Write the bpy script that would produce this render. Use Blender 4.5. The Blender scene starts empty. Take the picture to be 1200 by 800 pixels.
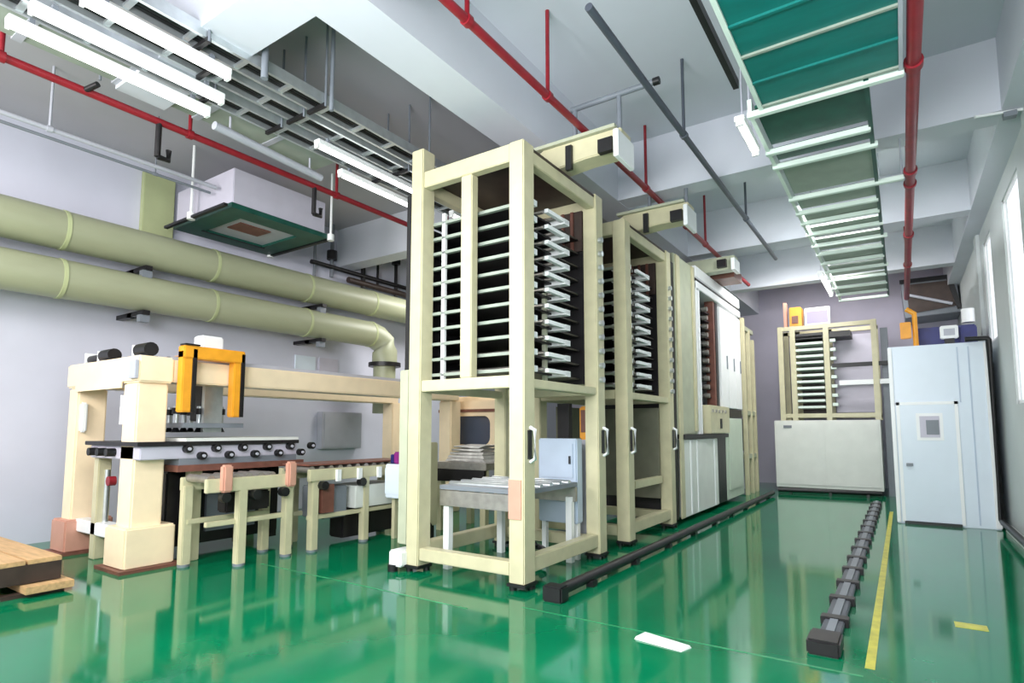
import bpy, bmesh, math, random
from mathutils import Vector, Matrix
random.seed(4)
SC = bpy.context.scene
COL = SC.collection

# ------------------------------------------------------------ camera
cam_d = bpy.data.cameras.new('camera'); cam = bpy.data.objects.new('camera', cam_d); COL.objects.link(cam)
# world axes expressed in camera axes (right, up, forward): a level horizon, tilted up 5.2 degrees with a vertical shift, turned left of the hall axis
WX = Vector((0.8297089, 0.05029735, -0.55592563)); WY = Vector((0.55819632, -0.07476251, 0.82633373)); WZ = Vector((0, 0.9959321, 0.09010692))
R = Matrix(((WX[0], WX[1], -WX[2]), (WY[0], WY[1], -WY[2]), (WZ[0], WZ[1], -WZ[2])))
cam.matrix_world = Matrix.Translation((0, 0, 1.634)) @ R.to_4x4()
cam_d.sensor_width = 36; cam_d.lens = 678 * 36 / 1200; cam_d.shift_y = 42 / 1200
cam_d.clip_end = 200
SC.camera = cam
# ------------------------------------------------------------ world, added fill lights, exposure
w = bpy.data.worlds.new('daylight'); SC.world = w; w.use_nodes = True
bg = w.node_tree.nodes['Background']; bg.inputs[0].default_value = (0.93, 0.95, 1.0, 1); bg.inputs[1].default_value = 1.85
SC.view_settings.view_transform = 'Standard'; SC.view_settings.look = 'None'
SC.view_settings.exposure = 0.0; SC.view_settings.gamma = 1
def area(name, loc, target, sx, sy, power, col=(1, 1, 1)):
    l = bpy.data.lights.new(name, 'AREA'); l.shape = 'RECTANGLE'; l.size = sx; l.size_y = sy; l.energy = power; l.color = col
    o = bpy.data.objects.new(name, l); COL.objects.link(o); o.location = loc
    o.rotation_euler = (Vector(target) - Vector(loc)).to_track_quat('-Z', 'Y').to_euler()
    return o
area('fill_light', (-2.2, 1.2, 5.9), (-2.6, 2.8, 0), 3.2, 1.2, 200, (1, 0.98, 0.95))  # these downward area lights are added fill, without any real fixture
area('fill_light', (-6.6, -1.6, 4.4), (-8.2, 4.6, 1.2), 2.6, 1.6, 330, (1, 0.97, 0.93))  # added fill for the left work line
area('bounce_fill', (-1.8, -0.6, 3.0), (-1.6, 6.0, 6.2), 4.0, 1.6, 540, (0.95, 0.97, 1))  # added unseen light aimed upward to brighten the ceiling
area('fill_light', (-1.0, 10.0, 5.2), (-0.8, 11.8, 0.0), 1.4, 0.6, 130, (0.97, 0.98, 1))  # added fill for the cabin front
area('fill_light', (-1.6, 14.0, 5.2), (-1.6, 15.6, 0), 2.0, 0.8, 170, (1, 0.98, 0.97))
area('fill_light', (-1.4, 17.0, 5.5), (-1.5, 18.2, 2), 2.2, 0.6, 70, (1, 0.98, 0.97))  # added fill for the dim back wall
area('fill_light', (-7.6, 10.5, 5.2), (-7.6, 10.0, 0), 2.5, 2.0, 230, (1, 0.98, 0.95))

# ------------------------------------------------------------ materials
def mat(name, col, rough=0.5, metal=0.0, var=0.0, scale=3.0, bump=0.0, bscale=40.0, emit=0.0, ecol=None, spec=0.5, stretch=None, coat=0):
    m = bpy.data.materials.new(name); m.use_nodes = True
    nt = m.node_tree; b = nt.nodes['Principled BSDF']
    b.inputs['Base Color'].default_value = (*col, 1); b.inputs['Roughness'].default_value = rough; b.inputs['Metallic'].default_value = metal
    b.inputs['Specular IOR Level'].default_value = spec
    if coat: b.inputs['Coat Weight'].default_value = coat; b.inputs['Coat Roughness'].default_value = 0.05
    if var or bump:
        tc = nt.nodes.new('ShaderNodeTexCoord'); mp = nt.nodes.new('ShaderNodeMapping'); nt.links.new(tc.outputs['Object'], mp.inputs[0])
        if stretch: mp.inputs['Scale'].default_value = stretch
    if var:
        n = nt.nodes.new('ShaderNodeTexNoise'); n.inputs['Scale'].default_value = scale; n.inputs['Detail'].default_value = 5
        nt.links.new(mp.outputs[0], n.inputs[0])
        r = nt.nodes.new('ShaderNodeValToRGB'); r.color_ramp.elements[0].position = 0.3; r.color_ramp.elements[1].position = 0.72
        r.color_ramp.elements[0].color = (*[c * (1 - var) for c in col], 1); r.color_ramp.elements[1].color = (*[min(1, c * (1 + var * 0.7)) for c in col], 1)
        nt.links.new(n.outputs[0], r.inputs[0]); nt.links.new(r.outputs[0], b.inputs['Base Color'])
    if bump:
        n2 = nt.nodes.new('ShaderNodeTexNoise'); n2.inputs['Scale'].default_value = bscale; n2.inputs['Detail'].default_value = 3
        nt.links.new(mp.outputs[0], n2.inputs[0])
        bp = nt.nodes.new('ShaderNodeBump'); bp.inputs['Strength'].default_value = bump; bp.inputs['Distance'].default_value = 0.01
        nt.links.new(n2.outputs[0], bp.inputs['Height']); nt.links.new(bp.outputs[0], b.inputs['Normal'])
    if emit:
        b.inputs['Emission Color'].default_value = (*(ecol or col), 1); b.inputs['Emission Strength'].default_value = emit
    return m
def srgb(r, g, b):
    return tuple(((c / 255) / 12.92 if c / 255 < 0.04045 else ((c / 255 + 0.055) / 1.055) ** 2.4) for c in (r, g, b))
M = dict(
    floor=mat('green_epoxy', (0.001, 0.17, 0.07), 0.08, var=0.22, scale=0.9, bump=0.02, bscale=2.2, spec=0.45),
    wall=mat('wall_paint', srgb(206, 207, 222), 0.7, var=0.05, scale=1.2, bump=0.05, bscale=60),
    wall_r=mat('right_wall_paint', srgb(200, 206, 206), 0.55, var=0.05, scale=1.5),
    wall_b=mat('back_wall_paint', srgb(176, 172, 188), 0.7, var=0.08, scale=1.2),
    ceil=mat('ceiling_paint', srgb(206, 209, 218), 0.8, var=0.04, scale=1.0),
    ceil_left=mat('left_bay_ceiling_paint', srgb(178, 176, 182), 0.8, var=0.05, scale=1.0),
    beam=mat('beam_paint', srgb(206, 209, 218), 0.8, var=0.03, scale=1.5),
    olive=mat('olive_paint', srgb(176, 184, 140), 0.7, var=0.12, scale=2),
    cream=mat('cream_steel', srgb(200, 194, 160), 0.36, var=0.09, scale=5, bump=0.03),
    cream_d=mat('grey_green_steel', srgb(178, 182, 158), 0.42, var=0.1, scale=4),
    peach=mat('peach_steel', srgb(248, 226, 192), 0.36, var=0.06, scale=4, bump=0.03),
    pale=mat('pale_panel', srgb(222, 224, 218), 0.4, var=0.05, scale=3),
    palegreen=mat('pale_green_panel', srgb(196, 208, 190), 0.42, var=0.05, scale=3),
    white=mat('white_paint', srgb(238, 240, 240), 0.35, var=0.03, scale=4),
    cabin=mat('pale_blue_panel', srgb(218, 229, 240), 0.3, var=0.03, scale=2),
    bluegrey=mat('blue_grey_panel', srgb(182, 196, 214), 0.35, var=0.06, scale=3),
    duct=mat('insulation_wrap', srgb(160, 164, 136), 0.42, var=0.1, scale=3, bump=0.18, bscale=9, stretch=(1, 0.25, 1)),
    red=mat('red_pipe_paint', srgb(138, 26, 38), 0.4, var=0.18, scale=8),
    grey=mat('mid_grey_paint', srgb(120, 126, 134), 0.45, var=0.08, scale=4),
    slate=mat('slate_paint', srgb(72, 78, 88), 0.45, var=0.1, scale=5),
    olive_dark=mat('dark_olive_sheet', srgb(112, 112, 94), 0.5, var=0.15, scale=4),
    grey_l=mat('light_grey_paint', srgb(178, 180, 190), 0.45, var=0.06, scale=4),
    lilac=mat('lilac_grey_sheet', srgb(196, 192, 206), 0.4, var=0.06, scale=3),
    galv=mat('galvanised_steel', srgb(206, 212, 214), 0.28, 0.75, var=0.12, scale=9),
    steel=mat('worn_steel', srgb(170, 166, 160), 0.34, 0.7, var=0.2, scale=10),
    dark=mat('dark_steel', srgb(34, 32, 34), 0.4, 0.3, var=0.3, scale=6),
    black=mat('black_rubber', srgb(18, 18, 20), 0.45, var=0.3, scale=8),
    brown=mat('dark_brown_sheet', srgb(62, 48, 42), 0.5, var=0.3, scale=6),
    redbrown=mat('red_brown_plate', srgb(118, 74, 62), 0.45, var=0.25, scale=7),
    orange=mat('orange_paint', srgb(236, 160, 40), 0.4, var=0.1, scale=6),
    wood=mat('pale_plywood', srgb(206, 168, 120), 0.6, var=0.22, scale=3, bump=0.1, bscale=20, stretch=(1, 9, 9)),
    teal=mat('teal_panel', srgb(8, 112, 106), 0.4, var=0.16, scale=2.5, stretch=(1, 3, 1)),
    dkgreen=mat('dark_green_panel', srgb(20, 78, 66), 0.4, var=0.25, scale=5),
    greygreen=mat('grey_green_panel', srgb(150, 160, 148), 0.5, var=0.12, scale=4),
    palerung=mat('pale_rung_paint', srgb(220, 234, 224), 0.35, var=0.05, scale=6),
    blue=mat('navy_paint', srgb(34, 40, 104), 0.4, var=0.2, scale=6),
    purple=mat('magenta_plastic', srgb(132, 40, 120), 0.35),
    yellow=mat('yellow_line_paint', srgb(196, 190, 70), 0.35, var=0.25, scale=9),
    paper=mat('white_paper', srgb(236, 240, 234), 0.6),
    worn=mat('worn_floor_line', srgb(40, 136, 90), 0.25, var=0.35, scale=8),
    tube=mat('lamp_tube', (1, 1, 1), 0.4, emit=4.0, ecol=(1, 0.99, 0.97)),
    screen=mat('lilac_screen', srgb(120, 112, 176), 0.3, emit=0.25, ecol=srgb(120, 112, 176)),
    pink=mat('pink_label', srgb(205, 152, 132), 0.5, var=0.1),
    wrap=mat('clear_wrap_film', srgb(206, 204, 200), 0.25, var=0.25, scale=9, bump=0.3, bscale=14),
)
g = bpy.data.materials.new('window_glass'); g.use_nodes = True
b = g.node_tree.nodes['Principled BSDF']; b.inputs['Base Color'].default_value = (1, 1, 1, 1); b.inputs['Roughness'].default_value = 0.02
b.inputs['Transmission Weight'].default_value = 1; b.inputs['IOR'].default_value = 1.05
M['glass'] = g
M['sill_glass'] = mat('dark_door_glass', srgb(70, 80, 100), 0.1)

# ------------------------------------------------------------ builders
class MB:
    def __init__(s): s.v = []; s.f = []; s.sm = []
    def _add(s, vs, fs, smooth=False):
        o = len(s.v); s.v += [tuple(v) for v in vs]; s.f += [tuple(i + o for i in f) for f in fs]; s.sm += [smooth] * len(fs); return s
    def box(s, x0, x1, y0, y1, z0, z1):
        vs = [(x, y, z) for z in (z0, z1) for y in (y0, y1) for x in (x0, x1)]
        return s._add(vs, [(0, 2, 3, 1), (4, 5, 7, 6), (0, 1, 5, 4), (2, 6, 7, 3), (0, 4, 6, 2), (1, 3, 7, 5)])
    def hexa(s, a):  # eight corners: bottom four then top four, same winding
        return s._add(a, [(0, 3, 2, 1), (4, 5, 6, 7), (0, 1, 5, 4), (1, 2, 6, 5), (2, 3, 7, 6), (3, 0, 4, 7)])
    def tube(s, pts, r, n=12, cap=True):
        pts = [Vector(p) for p in pts]; rings = []
        for i, p in enumerate(pts):
            if i == 0: d = pts[1] - p
            elif i == len(pts) - 1: d = p - pts[i - 1]
            else: d = (pts[i + 1] - p).normalized() + (p - pts[i - 1]).normalized()
            d.normalize(); up = Vector((0, 0, 1)) if abs(d.z) < 0.9 else Vector((1, 0, 0))
            a = d.cross(up).normalized(); c = a.cross(d)
            rr = r[i] if isinstance(r, (list, tuple)) else r
            rings.append([p + (a * math.cos(t) + c * math.sin(t)) * rr for t in [2 * math.pi * k / n for k in range(n)]])
        vs = [v for ring in rings for v in ring]; fs = []
        for i in range(len(rings) - 1):
            for k in range(n): fs.append((i * n + k, i * n + (k + 1) % n, (i + 1) * n + (k + 1) % n, (i + 1) * n + k))
        s._add(vs, fs, True)
        if cap: s._add(rings[0], [tuple(range(n))[::-1]]); s._add(rings[-1], [tuple(range(n))])
        return s
    def prism(s, prof, axis, a, b):  # profile in the other two axes, extruded along axis from a to b
        def P(u, v, t): return {'x': (t, u, v), 'y': (u, t, v), 'z': (u, v, t)}[axis]
        n = len(prof); vs = [P(u, v, a) for u, v in prof] + [P(u, v, b) for u, v in prof]
        fs = [(k, (k + 1) % n, n + (k + 1) % n, n + k) for k in range(n)] + [tuple(range(n))[::-1], tuple(range(n, 2 * n))]
        return s._add(vs, fs)
    def build(s, name, m, parent=None, bevel=0.0, at=None):
        me = bpy.data.meshes.new(name)
        off = Vector(ROOT.get(parent.name, (0, 0, 0))) if parent else Vector((0, 0, 0))
        if at is not None: off = off + Vector(at) if parent else Vector(at)
        me.from_pydata([tuple(Vector(v) - off) for v in s.v], [], s.f)
        me.polygons.foreach_set('use_smooth', s.sm); me.update()
        bm = bmesh.new(); bm.from_mesh(me); bmesh.ops.recalc_face_normals(bm, faces=bm.faces)
        if bevel: bmesh.ops.bevel(bm, geom=[e for e in bm.edges if e.calc_face_angle(0) > 0.7], offset=bevel, segments=2, affect='EDGES', clamp_overlap=True)
        bm.to_mesh(me); bm.free()
        me.materials.append(M[m] if isinstance(m, str) else m)
        o = bpy.data.objects.new(name, me); COL.objects.link(o)
        if at is not None and not parent: o.location = at
        if parent: o.parent = parent; ROOT[o.name] = ROOT.get(parent.name, (0, 0, 0))
        return o
ROOT = {}
def thing(name, label, cat, loc=(0, 0, 0), group=None):
    o = bpy.data.objects.new(name, None); COL.objects.link(o); o.location = loc; o.empty_display_size = 0.2
    o['label'] = label; o['category'] = cat
    if group: o['group'] = group
    ROOT[o.name] = tuple(loc); return o
def tag(o, label, cat, group=None):
    o['label'] = label; o['category'] = cat
    if group: o['group'] = group
    return o
def struct(o): o['kind'] = 'structure'; return o
def B(*a): return MB().box(*a)
def cp(o, parent, loc):
    c = o.copy(); COL.objects.link(c); c.parent = parent; c.location = loc
    if parent: ROOT[c.name] = ROOT.get(parent.name, (0, 0, 0))
    return c

# ============================================================ STRUCTURE
XL, XR, YF, YB, ZC, ZBm = -10.5, 1.38, -4.0, 19.5, 6.2, 5.3
struct(B(XL - 0.3, XR + 0.3, YF, YB + 0.3, -0.2, 0).build('floor', 'floor'))
wl = struct(B(XL - 0.3, XL, YF, YB + 0.3, 0, ZC).build('wall_left', 'wall'))
MBp = B(XL, XL + 0.12, 4.35, 4.85, 4.78, 6.0); MBp.build('pilaster', 'olive', wl, 0.01)
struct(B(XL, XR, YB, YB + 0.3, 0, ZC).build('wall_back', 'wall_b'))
# right wall with tall narrow window openings
wins = [(-1.6, -0.8), (1.6, 2.4), (4.6, 5.4), (9.55, 10.95), (12.35, 13.35)]
zw0, zw1 = 2.0, 5.0
wr = MB()
ys = YF
for a, c in wins:
    wr.box(XR, XR + 0.07, ys, a, 0, ZC); wr.box(XR, XR + 0.07, a, c, 0, zw0 if c < 11.5 else 3.15); wr.box(XR, XR + 0.07, a, c, zw1, ZC); ys = c
wr.box(XR, XR + 0.07, ys, YB + 0.3, 0, ZC)
wr = struct(wr.build('wall_right', 'wall_r'))
for y in (8.3, 13.75):
    B(XR - 0.06, XR, y, y + 0.35, 0, ZC).build('pilaster', 'wall_r', wr, 0.01)
for i, (a, c) in enumerate(wins):
    z0 = zw0 if c < 11.5 else 3.15
    f = MB()
    f.box(XR + 0.02, XR + 0.045, a, a + 0.05, z0, zw1); f.box(XR + 0.02, XR + 0.045, c - 0.05, c, z0, zw1)
    f.box(XR + 0.02, XR + 0.045, a, c, z0, z0 + 0.05); f.box(XR + 0.02, XR + 0.045, a, c, zw1 - 0.05, zw1)
    wo = struct(f.build('window_%d' % (i + 1), 'white'))
    B(XR + 0.03, XR + 0.036, a + 0.05, c - 0.05, z0 + 0.05, zw1 - 0.05).build('pane', 'glass', wo)
struct(B(XR - 0.08, XR, YF, 12.35, 0, 0.1).build('baseboard_right', 'pale'))
ce = struct(B(XL - 0.3, XR + 0.3, YF, YB + 0.3, ZC, ZC + 0.2).build('ceiling', 'ceil'))
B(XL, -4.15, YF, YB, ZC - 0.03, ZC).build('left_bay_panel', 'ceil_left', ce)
B(-4.15, -3.62, YF, YB, ZBm, ZC).build('beam', 'beam', ce)
for y, d in ((2.55, 0.5), (8.45, 0.4), (12.1, 0.35), (15.8, 0.35)):
    B(XL if y > 3 else -6.9, XR, y, y + d, ZBm + 0.01, ZC).build('beam', 'beam', ce)
B(XR - 0.25, XR, YF, YB, ZBm, ZC).build('beam', 'beam', ce)

# ============================================================ LOADING RACKS
def rack(label, loc, W, D, H, zlo, levels, dz, drop, wide_foot):
    r = thing('loading_rack', label, 'rack', loc, None)
    X, Y = loc[0], loc[1]; x0, x1, y0, y1 = X, X + W, Y, Y + D
    p = 0.19
    for (a, c) in ((x0, y0), (x1 - p, y0), (x0, y1 - p), (x1 - p, y1 - p)):
        h = H + (0.3 if (a == x0 and c == y0) else 0)
        MB().box(a, a + p, c, c + p + 0.03, 0.07, h).build('post', 'cream', r, 0.012)
        f = MB(); f.box(a - 0.015, a + p + 0.015, c - 0.015, c + p + 0.045, 0.045, 0.075)
        f.tube([(a + 0.03, c + 0.04, 0), (a + 0.03, c + 0.04, 0.05)], 0.04, 10); f.tube([(a + p - 0.03, c + p, 0), (a + p - 0.03, c + p, 0.05)], 0.04, 10)
        f.build('levelling_foot', 'black', r)
    for z in (H - 0.2, zlo - 0.2):
        hh = 0.2 if z > 3 else 0.13
        for (c) in (y0 + 0.02, y1 - 0.14): B(x0 + p, x1 - p, c, c + 0.12, z, z + hh).build('crossbeam', 'cream', r, 0.008)
        for (a) in (x0 + 0.02, x1 - 0.14): B(a, a + 0.12, y0 + p, y1 - p, z, z + hh * 0.75).build('side_beam', 'cream', r, 0.008)
    for (c) in (y0 + 0.02, y1 - 0.16): B(x0 + p, x1 - p, c, c + 0.14, 0.14, 0.28).build('base_beam', 'cream', r, 0.01)
    for (a) in (x0 + 0.02, x1 - 0.16): B(a, a + 0.14, y0 + p, y1 - p, 0.16, 0.32).build('base_beam', 'cream', r, 0.01)
    B(x0 + 0.76, x0 + 0.92, y0 + 0.03, y0 + 0.15, zlo - 0.07, H - 0.2).build('middle_post', 'cream', r, 0.01)
    B(x0 + 0.02, x1 - 0.02, y0 + 0.1, y1 - 0.02, H - 0.05, H - 0.02).build('top_sheet', 'brown', r)
    bk = B(x0 + 0.1, x1 - 0.2, y1 - 0.2, y1 - 0.17, H - 0.75, H - 0.2).build('rear_curtain', 'brown', r)
    s = MB()
    for k in range(9): s.box(x0 + 0.16 + k * 0.14, x0 + 0.2 + k * 0.14, y1 - 0.225, y1 - 0.2, H - 0.75, H - 0.2)
    s.build('curtain_rib', 'redbrown', bk)
    B(x0 + 0.2, x1 - 0.2, y1 - 0.165, y1 - 0.145, zlo - 0.05, H - 0.2).build('rear_sheet', 'dark', r)  # dark sheet added to deepen the darkness inside the rack
    B(x0 + 0.05, x0 + 0.07, y0 + 0.23, y1 - 0.2, zlo - 0.05, H - 0.62).build('side_shade_sheet', 'dark', r)  # dark sheet added so the shelf zone reads shaded from the side
    B(x0 + 0.33, x0 + 0.38, y0 + 0.2, y0 + 0.24, zlo - 0.1, H - 0.5).build('guide_bar', 'white', r)
    B(x1 - 0.32, x1 - 0.27, y0 + 0.9, y0 + 0.95, zlo - 0.1, zlo + 1.0).build('guide_bar', 'cream_d', r)
    # chain guard outside the left posts
    B(x0 - 0.16, x0 - 0.04, y0 + 0.1, y0 + 0.22, 2.0, H - 0.2).build('chain_guard', 'black', r)
    # shelves
    pro = None; z = zlo
    for i in range(levels):
        z = zlo + i * dz
        if pro is None:
            pro = MB().box(x0 + 0.12, x1 - 0.24, y0 + 0.26, y1 - 0.24, zlo, zlo + 0.022).build('shelf', 'dark', r)
            rail = MB().box(x0 + 0.1, x1 - 0.2, y0 + 0.2, y0 + 0.25, zlo - 0.01, zlo + 0.025).build('front_rail', 'greygreen', pro)
            arm = MB().box(x1 - 0.34, x1 - 0.05, y0 + 0.28, y0 + 0.36, zlo - 0.015, zlo + 0.05)
            arm.box(x1 - 0.34, x1 - 0.05, y0 + 1.0, y0 + 1.12, zlo - 0.015, zlo + 0.05)
            arm.box(x1 - 0.1, x1 - 0.05, y0 + 0.6, y0 + 1.12, zlo + 0.0, zlo + 0.045)
            arm = arm.build('support_arm', 'white', pro)
            rol = [MB().tube([(x0 + 0.14, y0 + 0.42 + k * 0.26, zlo + 0.05), (x1 - 0.16, y0 + 0.42 + k * 0.26, zlo + 0.05)], 0.024, 8).build('roller', 'steel', pro) for k in range(4)]
            nub = MB().tube([(x1 - 0.02, y1 - 0.1, zlo), (x1 + 0.05, y1 - 0.1, zlo)], 0.038, 10).build('bolt_head', 'galv', pro)
            kids = [rail, arm, nub] + rol
        else:
            c = cp(pro, r, (0, 0, i * dz))
            for kkk in kids: cp(kkk, c, (0, 0, 0))
    # door handles on the right-hand posts
    for c in (y0 + 0.12, y1 - 0.05):
        h = MB().tube([(x1 - 0.0, c, 1.3), (x1 + 0.06, c, 1.33), (x1 + 0.06, c, 1.63), (x1 - 0.0, c, 1.66)], 0.02, 8).build('door_handle', 'white', r)
        B(x1 - 0.005, x1 + 0.012, c - 0.05, c + 0.02, 1.33, 1.63).build('handle_plate', 'black', h)
    # lifting drive on top: hollow box arm, motor, end plate, pipe frame
    yb = y0 + drop
    d = MB().prism([(x1 - 0.75, H), (x1 + 0.25, H + 0.08), (x1 + 0.72, H + 0.08), (x1 + 0.72, H + 0.34), (x1 - 0.32, H + 0.34), (x1 - 0.6, H + 0.2)], 'y', yb, yb + 0.3).build('drive_arm', 'cream', r, 0.012)
    B(x1 + 0.46, x1 + 0.64, yb - 0.08, yb, H + 0.06, H + 0.22).build('drive_motor', 'black', d)
    B(x1 + 0.68, x1 + 0.74, yb - 0.14, yb + 0.34, H - 0.06, H + 0.26).build('end_plate', 'white', d, 0.008)
    B(x1 + 0.02, x1 + 0.1, yb - 0.05, yb, H - 0.02, H + 0.28).build('cable_sleeve', 'black', d)
    B(x1 - 0.42, x1 + 0.66, yb - 0.05, yb + 0.04, H + 0.34, H + 0.38).build('arm_rail', 'cream_d', d)
    t = MB().tube([(x1 + 0.08, yb + 0.1, H + 0.34), (x1 + 0.08, yb + 0.1, H + 0.78)], 0.03, 10)
    t.tube([(x1 + 0.66, yb + 0.1, H + 0.34), (x1 + 0.66, yb + 0.1, H + 0.78)], 0.03, 10)
    t.tube([(x1 + 0.03, yb + 0.1, H + 0.8), (x1 + 1.08, yb + 0.1, H + 0.8)], 0.035, 10)
    t = t.build('pipe_frame', 'grey', r)
    MB().tube([(x1 + 1.08, yb + 0.1, H + 0.8), (x1 + 1.15, yb + 0.1, H + 0.8)], 0.045, 10).build('pipe_cap', 'black', t)
    # hanging tubes behind the top
    for k in range(4):
        MB().tube([(x0 + 0.9 + k * 0.09, y1 - 0.6, H - 0.02), (x0 + 0.9 + k * 0.09, y1 - 0.6, H + 0.42 + 0.06 * (k % 2))], 0.02, 8).build('guide_rod', ('dark' if k == 0 else 'galv'), r)
    return r
r1 = rack('tall cream steel rack of dark shelves standing nearest the camera', (-4.87, 5.02, 0), 1.64, 1.95, 4.76, 2.28, 11, 0.186, 0.95, True)
# near rack only: bracket foot, pillar lower sleeve, label
f = MB().box(-5.05, -4.85, 4.92, 5.2, 0.06, 0.24); f.build('corner_bracket', 'white', r1, 0.02)
f = MB().tube([(-5.0, 4.95, 0.0), (-5.0, 4.95, 0.08)], 0.06, 12).build('castor', 'black', r1)
B(-5.02, -4.87, 5.03, 5.2, 0.3, 2.35).build('lower_sleeve', 'cream_d', r1, 0.01)
B(-3.415, -3.26, 5.008, 5.02, 0.72, 1.12).build('pink_label', 'pink', r1)
r2 = rack('cream steel rack with dark shelves, second in line behind the nearest rack', (-4.87, 7.74, 0), 1.64, 2.0, 4.72, 2.28, 11, 0.178, 0.75, False)
B(-4.6, -3.4, 9.45, 9.5, 0.5, 2.0).build('lower_panel', 'olive_dark', r2); B(-4.6, -4.55, 8.1, 9.4, 0.35, 2.0).build('lower_panel', 'olive_dark', r2)
B(-3.45, -3.36, 8.3, 9.5, 0.75, 0.87).build('inner_beam', 'cream', r2, 0.01)
B(-3.33, -3.28, 9.2, 9.5, 0.2, 0.27).build('red_stop', 'red', r2)

# conveyor platform inside the near rack, white control box, coil, orange item
cv = thing('lift_platform', 'worn steel lift platform on legs inside the lower part of the nearest rack', 'platform', (-4.1, 5.9, 0))
B(-4.62, -3.42, 5.32, 6.55, 0.93, 0.98).build('table_plate', 'grey', cv)
B(-4.62, -3.42, 5.32, 5.37, 0.74, 0.92).build('side_rail', 'steel', cv, 0.006); B(-4.62, -3.42, 6.5, 6.55, 0.74, 0.92).build('side_rail', 'steel', cv, 0.006)
for k in range(5): MB().tube([(-4.6, 5.5 + k * 0.22, 0.985), (-3.44, 5.5 + k * 0.22, 0.985)], 0.035, 10).build('roller', 'galv', cv)
for x in (-4.55, -3.5):
    for y in (5.36, 6.46): B(x - 0.04, x + 0.04, y, y + 0.08, 0, 0.8).build('leg', 'white', cv)
B(-4.4, -3.7, 5.42, 5.5, 0.78, 0.86).build('cross_tube', 'cream_d', cv)
cb = thing('control_box', 'pale blue grey control box inside the near rack, beside its right rear post', 'box', (-3.6, 6.6, 0))
B(-4.02, -3.45, 6.6, 6.76, 0.45, 1.52).build('body', 'bluegrey', cb, 0.015); B(-3.97, -3.5, 6.585, 6.6, 1.02, 1.46).build('door', 'bluegrey', cb, 0.006)
B(-3.55, -3.53, 6.56, 6.585, 1.2, 1.3).build('latch', 'black', cb); 
for x in (-3.97, -3.5): B(x - 0.03, x + 0.03, 6.65, 6.72, 0, 0.45).build('leg', 'white', cb)
oc = thing('orange_machine', 'small orange and dark red drive unit seen through the near rack', 'machine', (-3.45, 7.1, 0))
B(-3.7, -3.4, 7.1, 7.25, 0.0, 1.5).build('stand', 'grey_l', oc); B(-3.66, -3.4, 7.08, 7.2, 1.5, 1.95).build('body', 'orange', oc, 0.02)
B(-3.62, -3.5, 7.05, 7.08, 1.6, 1.9).build('cover', 'redbrown', oc); B(-3.48, -3.42, 7.05, 7.08, 1.55, 1.7).build('motor', 'dark', oc)
B(-4.02, -3.84, 7.12, 7.22, 1.45, 2.0).build('dark_duct', 'dark', oc)
hs = MB()
pts = [(-3.75 + 0.16 * math.cos(t), 5.95 + 0.2 * math.sin(t), 0.06 + 0.02 * t) for t in [k * 0.45 for k in range(28)]]
hs.tube(pts, 0.035, 8); tag(hs.build('cable_coil', 'black'), 'black coiled cable lying on the floor inside the nearest rack', 'cable')

# ============================================================ PRESS LINE
pr = thing('hot_press', 'long cream press with shelf opening and white upper doors, beyond the second rack', 'press', (-4.2, 12.4, 0))
X1 = -3.25
B(-4.8, X1, 10.0, 11.2, 1.55, 4.8).build('side_column', 'cream_d', pr, 0.015)
B(-4.7, X1 - 0.01, 9.86, 10.0, 0.1, 4.6).build('gap_shade_slab', 'black', pr)  # black slab put in for the shaded gap beside the second rack
B(X1, X1 + 0.03, 10.05, 10.25, 0.1, 4.78).build('column_edge', 'cream', pr, 0.008); B(X1, X1 + 0.03, 11.0, 11.15, 1.6, 4.78).build('column_edge', 'cream', pr, 0.008)
B(-4.8, X1 + 0.02, 10.25, 12.5, 0.1, 1.46).build('lower_panel', 'pale', pr, 0.01)
for y in (10.6, 11.0, 12.2): B(X1 + 0.02, X1 + 0.035, y, y + 0.06, 0.12, 1.44).build('panel_seam', 'white', pr)
B(-4.8, X1 + 0.06, 10.2, 13.3, 1.47, 1.55).build('ledge', 'black', pr)
B(-4.8, X1 - 0.01, 12.52, 13.28, 0.1, 1.47).build('recess_shade', 'black', pr)  # flush black block, the recess's darkness put in as colour
B(-4.8, X1, 13.3, 14.9, 0.1, 1.9).build('lower_panel', 'palegreen', pr, 0.01)
B(X1, X1 + 0.02, 13.5, 14.7, 0.3, 1.75).build('access_door', 'palegreen', pr, 0.006)
B(-4.8, X1, 13.3, 14.9, 1.92, 2.1).build('dark_band', 'dark', pr)
for y in (11.25, 11.42): B(X1 - 0.12, X1 + 0.02, y, y + 0.07, 1.55, 4.5).build('rail', 'white', pr, 0.006)
B(-4.8, X1 - 0.5, 11.5, 13.0, 2.1, 4.4).build('opening_back', 'black', pr)
for k in range(11):
    z = 2.3 + k * 0.18
    s = B(-4.2, X1 - 0.1, 11.55, 12.6, z, z + 0.03).build('shelf', 'dark', pr) if k == 0 else cp(s0, pr, (0, 0, k * 0.18))
    if k == 0:
        s0 = s; n0 = MB().tube([(X1 - 0.12, 12.1, 2.33), (X1 + 0.0, 12.1, 2.33)], 0.05, 10).build('roller', 'steel', s0)
    else: cp(n0, s, (0, 0, 0))
B(X1 - 0.2, X1 - 0.02, 12.62, 12.72, 2.1, 4.4).build('guide_strip', 'redbrown', pr); B(X1 - 0.2, X1 - 0.02, 12.78, 12.95, 2.1, 4.4).build('guide_strip', 'dark', pr)
for i, y in enumerate((13.0, 13.65, 14.3)):
    dd = B(X1 - 0.6, X1 + 0.02, y, y + 0.62, 2.12, 4.35).build('upper_door', 'white', pr, 0.01)
    B(X1 + 0.02, X1 + 0.04, y + 0.5, y + 0.54, 3.0, 3.3).build('handle', 'grey', dd)
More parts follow.
